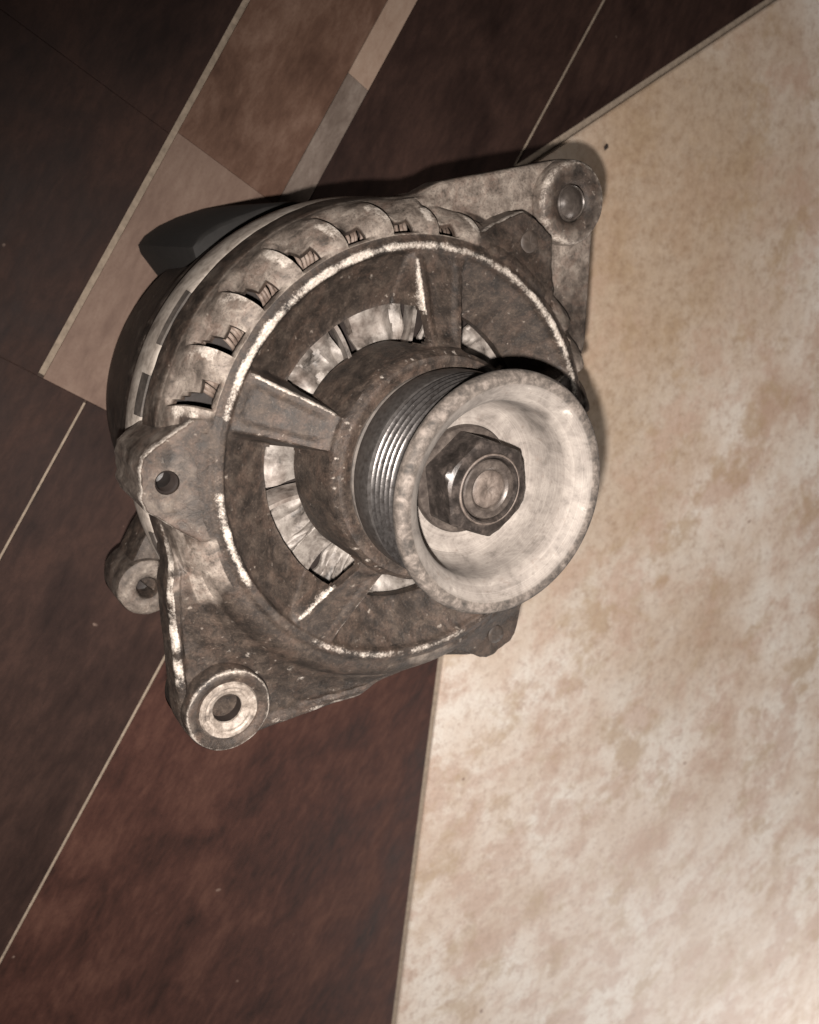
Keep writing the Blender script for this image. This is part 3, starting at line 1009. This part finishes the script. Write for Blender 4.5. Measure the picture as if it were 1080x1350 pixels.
# ---- stator core between the housings, with dirty lamination blocks
core = lathe('stator_core', [(50, -25.4), (66.0, -25.4), (66.6, -26.0), (67.0, -27.0), (67.4, -34.0), (67.0, -39.0), (66.2, -42.0), (65.2, -44.5), (63.0, -45.0), (55, -45.0)], 'core', alt, 180, (0, 0), None, 30, 0.25)
core['label'] = 'pale steel stator ring between the two housings'
a = 139.0
while a < 262:
    wdt = random.uniform(3.0, 13.0)
    dep = random.choice([1.2, 2.4, 3.6, 1.8])
    V = []; Fb = []
    na = 8
    for i in range(na + 1):
        t_ = math.radians(a + wdt * i / na)
        for (r_, z_) in ((65.0, -25.8), (67.1, -25.8), (67.7, -26.2 - dep), (65.0, -26.2 - dep)):
            V.append((r_ * math.cos(t_), r_ * math.sin(t_), z_))
    for i in range(na):
        for k in range(4):
            Fb.append((i * 4 + k, i * 4 + (k + 1) % 4, (i + 1) * 4 + (k + 1) % 4, (i + 1) * 4 + k))
    Fb.append((3, 2, 1, 0)); Fb.append((na * 4, na * 4 + 1, na * 4 + 2, na * 4 + 3))
    mesh_obj('lamination_block', V, Fb, 'soot', core, None, 30, H)
    a += wdt + random.uniform(2.0, 9.0)

# ---- rear housing standing on the floor
rear = lathe('rear_housing', [(0, -45.2), (63.0, -45.2), (64.4, -45.8), (64.9, -47.5), (64.6, -52), (62.5, -60), (60.5, -70), (58.5, -94), (56, -106), (52, -112), (48, -114.8), (0, -114.8)],
             'cast', alt, 140, (0, 0), {'grime_shade': [.8] * 12, 'wear_highlight': [0, 0, .2, .25, 0.1, 0, 0, 0, 0, 0, 0, 0]}, 40, 0.6)
rear['label'] = 'dirty rear housing the alternator stands on'
rl_c = np.array([-59.3, -44.9])
lathe('rear_lug', [(3.0, -80), (3.0, -61.2), (3.6, -60.4), (5.2, -60.0), (6.6, -60.2), (7.6, -60.2), (8.6, -60.8), (8.9, -62), (8.9, -78), (8.2, -80), (3.0, -80)], 'cast', rear, 72, rl_c,
      {'grime_shade': [.9, .9, .6, .4, .5, .45, .5, .6, .7, .7, .9], 'wear_highlight': [0, 0, .1, .2, 0, .1, .2, .1, 0, 0, 0]}, 40, 0.2)
lathe('rear_lug_bore', [(3.02, -68), (1, -68.3), (0, -68.2)], 'bore', rear, 32, rl_c, None, 40)


def rounded_block(name, pts2d, z0, z1, mat, parent, bev=1.2, grime_v=.8):
    n = len(pts2d)
    c = np.mean(pts2d, axis=0)
    V = []
    lv = [(0.0, z0), (0.0, z1 - bev), (bev * .35, z1 - bev * .3), (bev, z1)]
    for d_, z_ in lv:
        for p in pts2d:
            v = p - c
            L = np.linalg.norm(v)
            q = c + v * (1 - d_ / L)
            V.append((q[0], q[1], z_))
    Fb = []
    for l_ in range(len(lv) - 1):
        for i in range(n):
            k = (i + 1) % n
            Fb.append((l_ * n + i, l_ * n + k, (l_ + 1) * n + k, (l_ + 1) * n + i))
    Fb.append(tuple((len(lv) - 1) * n + i for i in range(n)))
    Fb.append(tuple(reversed(range(n))))
    return mesh_obj(name, V, Fb, mat, parent, {'grime_shade': [grime_v] * len(V), 'wear_highlight': [0.0] * len(V)}, 35, H)


def polar(a, r_):
    return np.array([r_ * math.cos(math.radians(a)), r_ * math.sin(math.radians(a))])


rounded_block('rear_lug_arm', [polar(-158, 56), polar(-153, 66), rl_c + polar(130, 7.5), rl_c + polar(-50, 7.5), polar(-128, 66), polar(-124, 56)], -78, -62.5, 'cast', rear)
rounded_block('connector_housing', [polar(84, 52), polar(84.5, 64), polar(88, 66), polar(96, 67), polar(104, 67.4), polar(112, 67.6), polar(118, 67.8), polar(123, 67.6), polar(126, 66.6), polar(127, 64), polar(127.5, 52)], -113, -58, 'plastic', rear, 2.0)  # block coloured dark so that it reads as a shadow wedge

# ------------------------------------------------------------------ a crumb of dirt on the beige tile
V = []; Fb = []
cc = np.array([164.2, 92.5])
ns, nl = 10, 5
for l_ in range(nl + 1):
    ph = math.pi * l_ / nl
    for k in range(ns):
        t_ = 2 * math.pi * k / ns
        rr_ = 1.0 + 0.45 * mnoise.noise(Vector((math.cos(t_) * 1.5, math.sin(t_) * 1.5, ph * 1.7)))
        V.append((1.5 * rr_ * math.sin(ph) * math.cos(t_), 0.9 * rr_ * math.sin(ph) * math.sin(t_), 0.55 + 0.6 * rr_ * -math.cos(ph)))
for l_ in range(nl):
    for k in range(ns):
        Fb.append((l_ * ns + k, l_ * ns + (k + 1) % ns, (l_ + 1) * ns + (k + 1) % ns, (l_ + 1) * ns + k))
crumb = mesh_obj('dirt_crumb', V, Fb, 'dirt', None, None, 60)
crumb.location = (cc[0] * MM, cc[1] * MM, 0.0005)
crumb.rotation_euler[2] = math.radians(60)
tag(crumb, 'small dark crumb of dirt on the beige tile above the upper mounting boss', 'dirt crumb')

alt.location = (0, 0, 0)
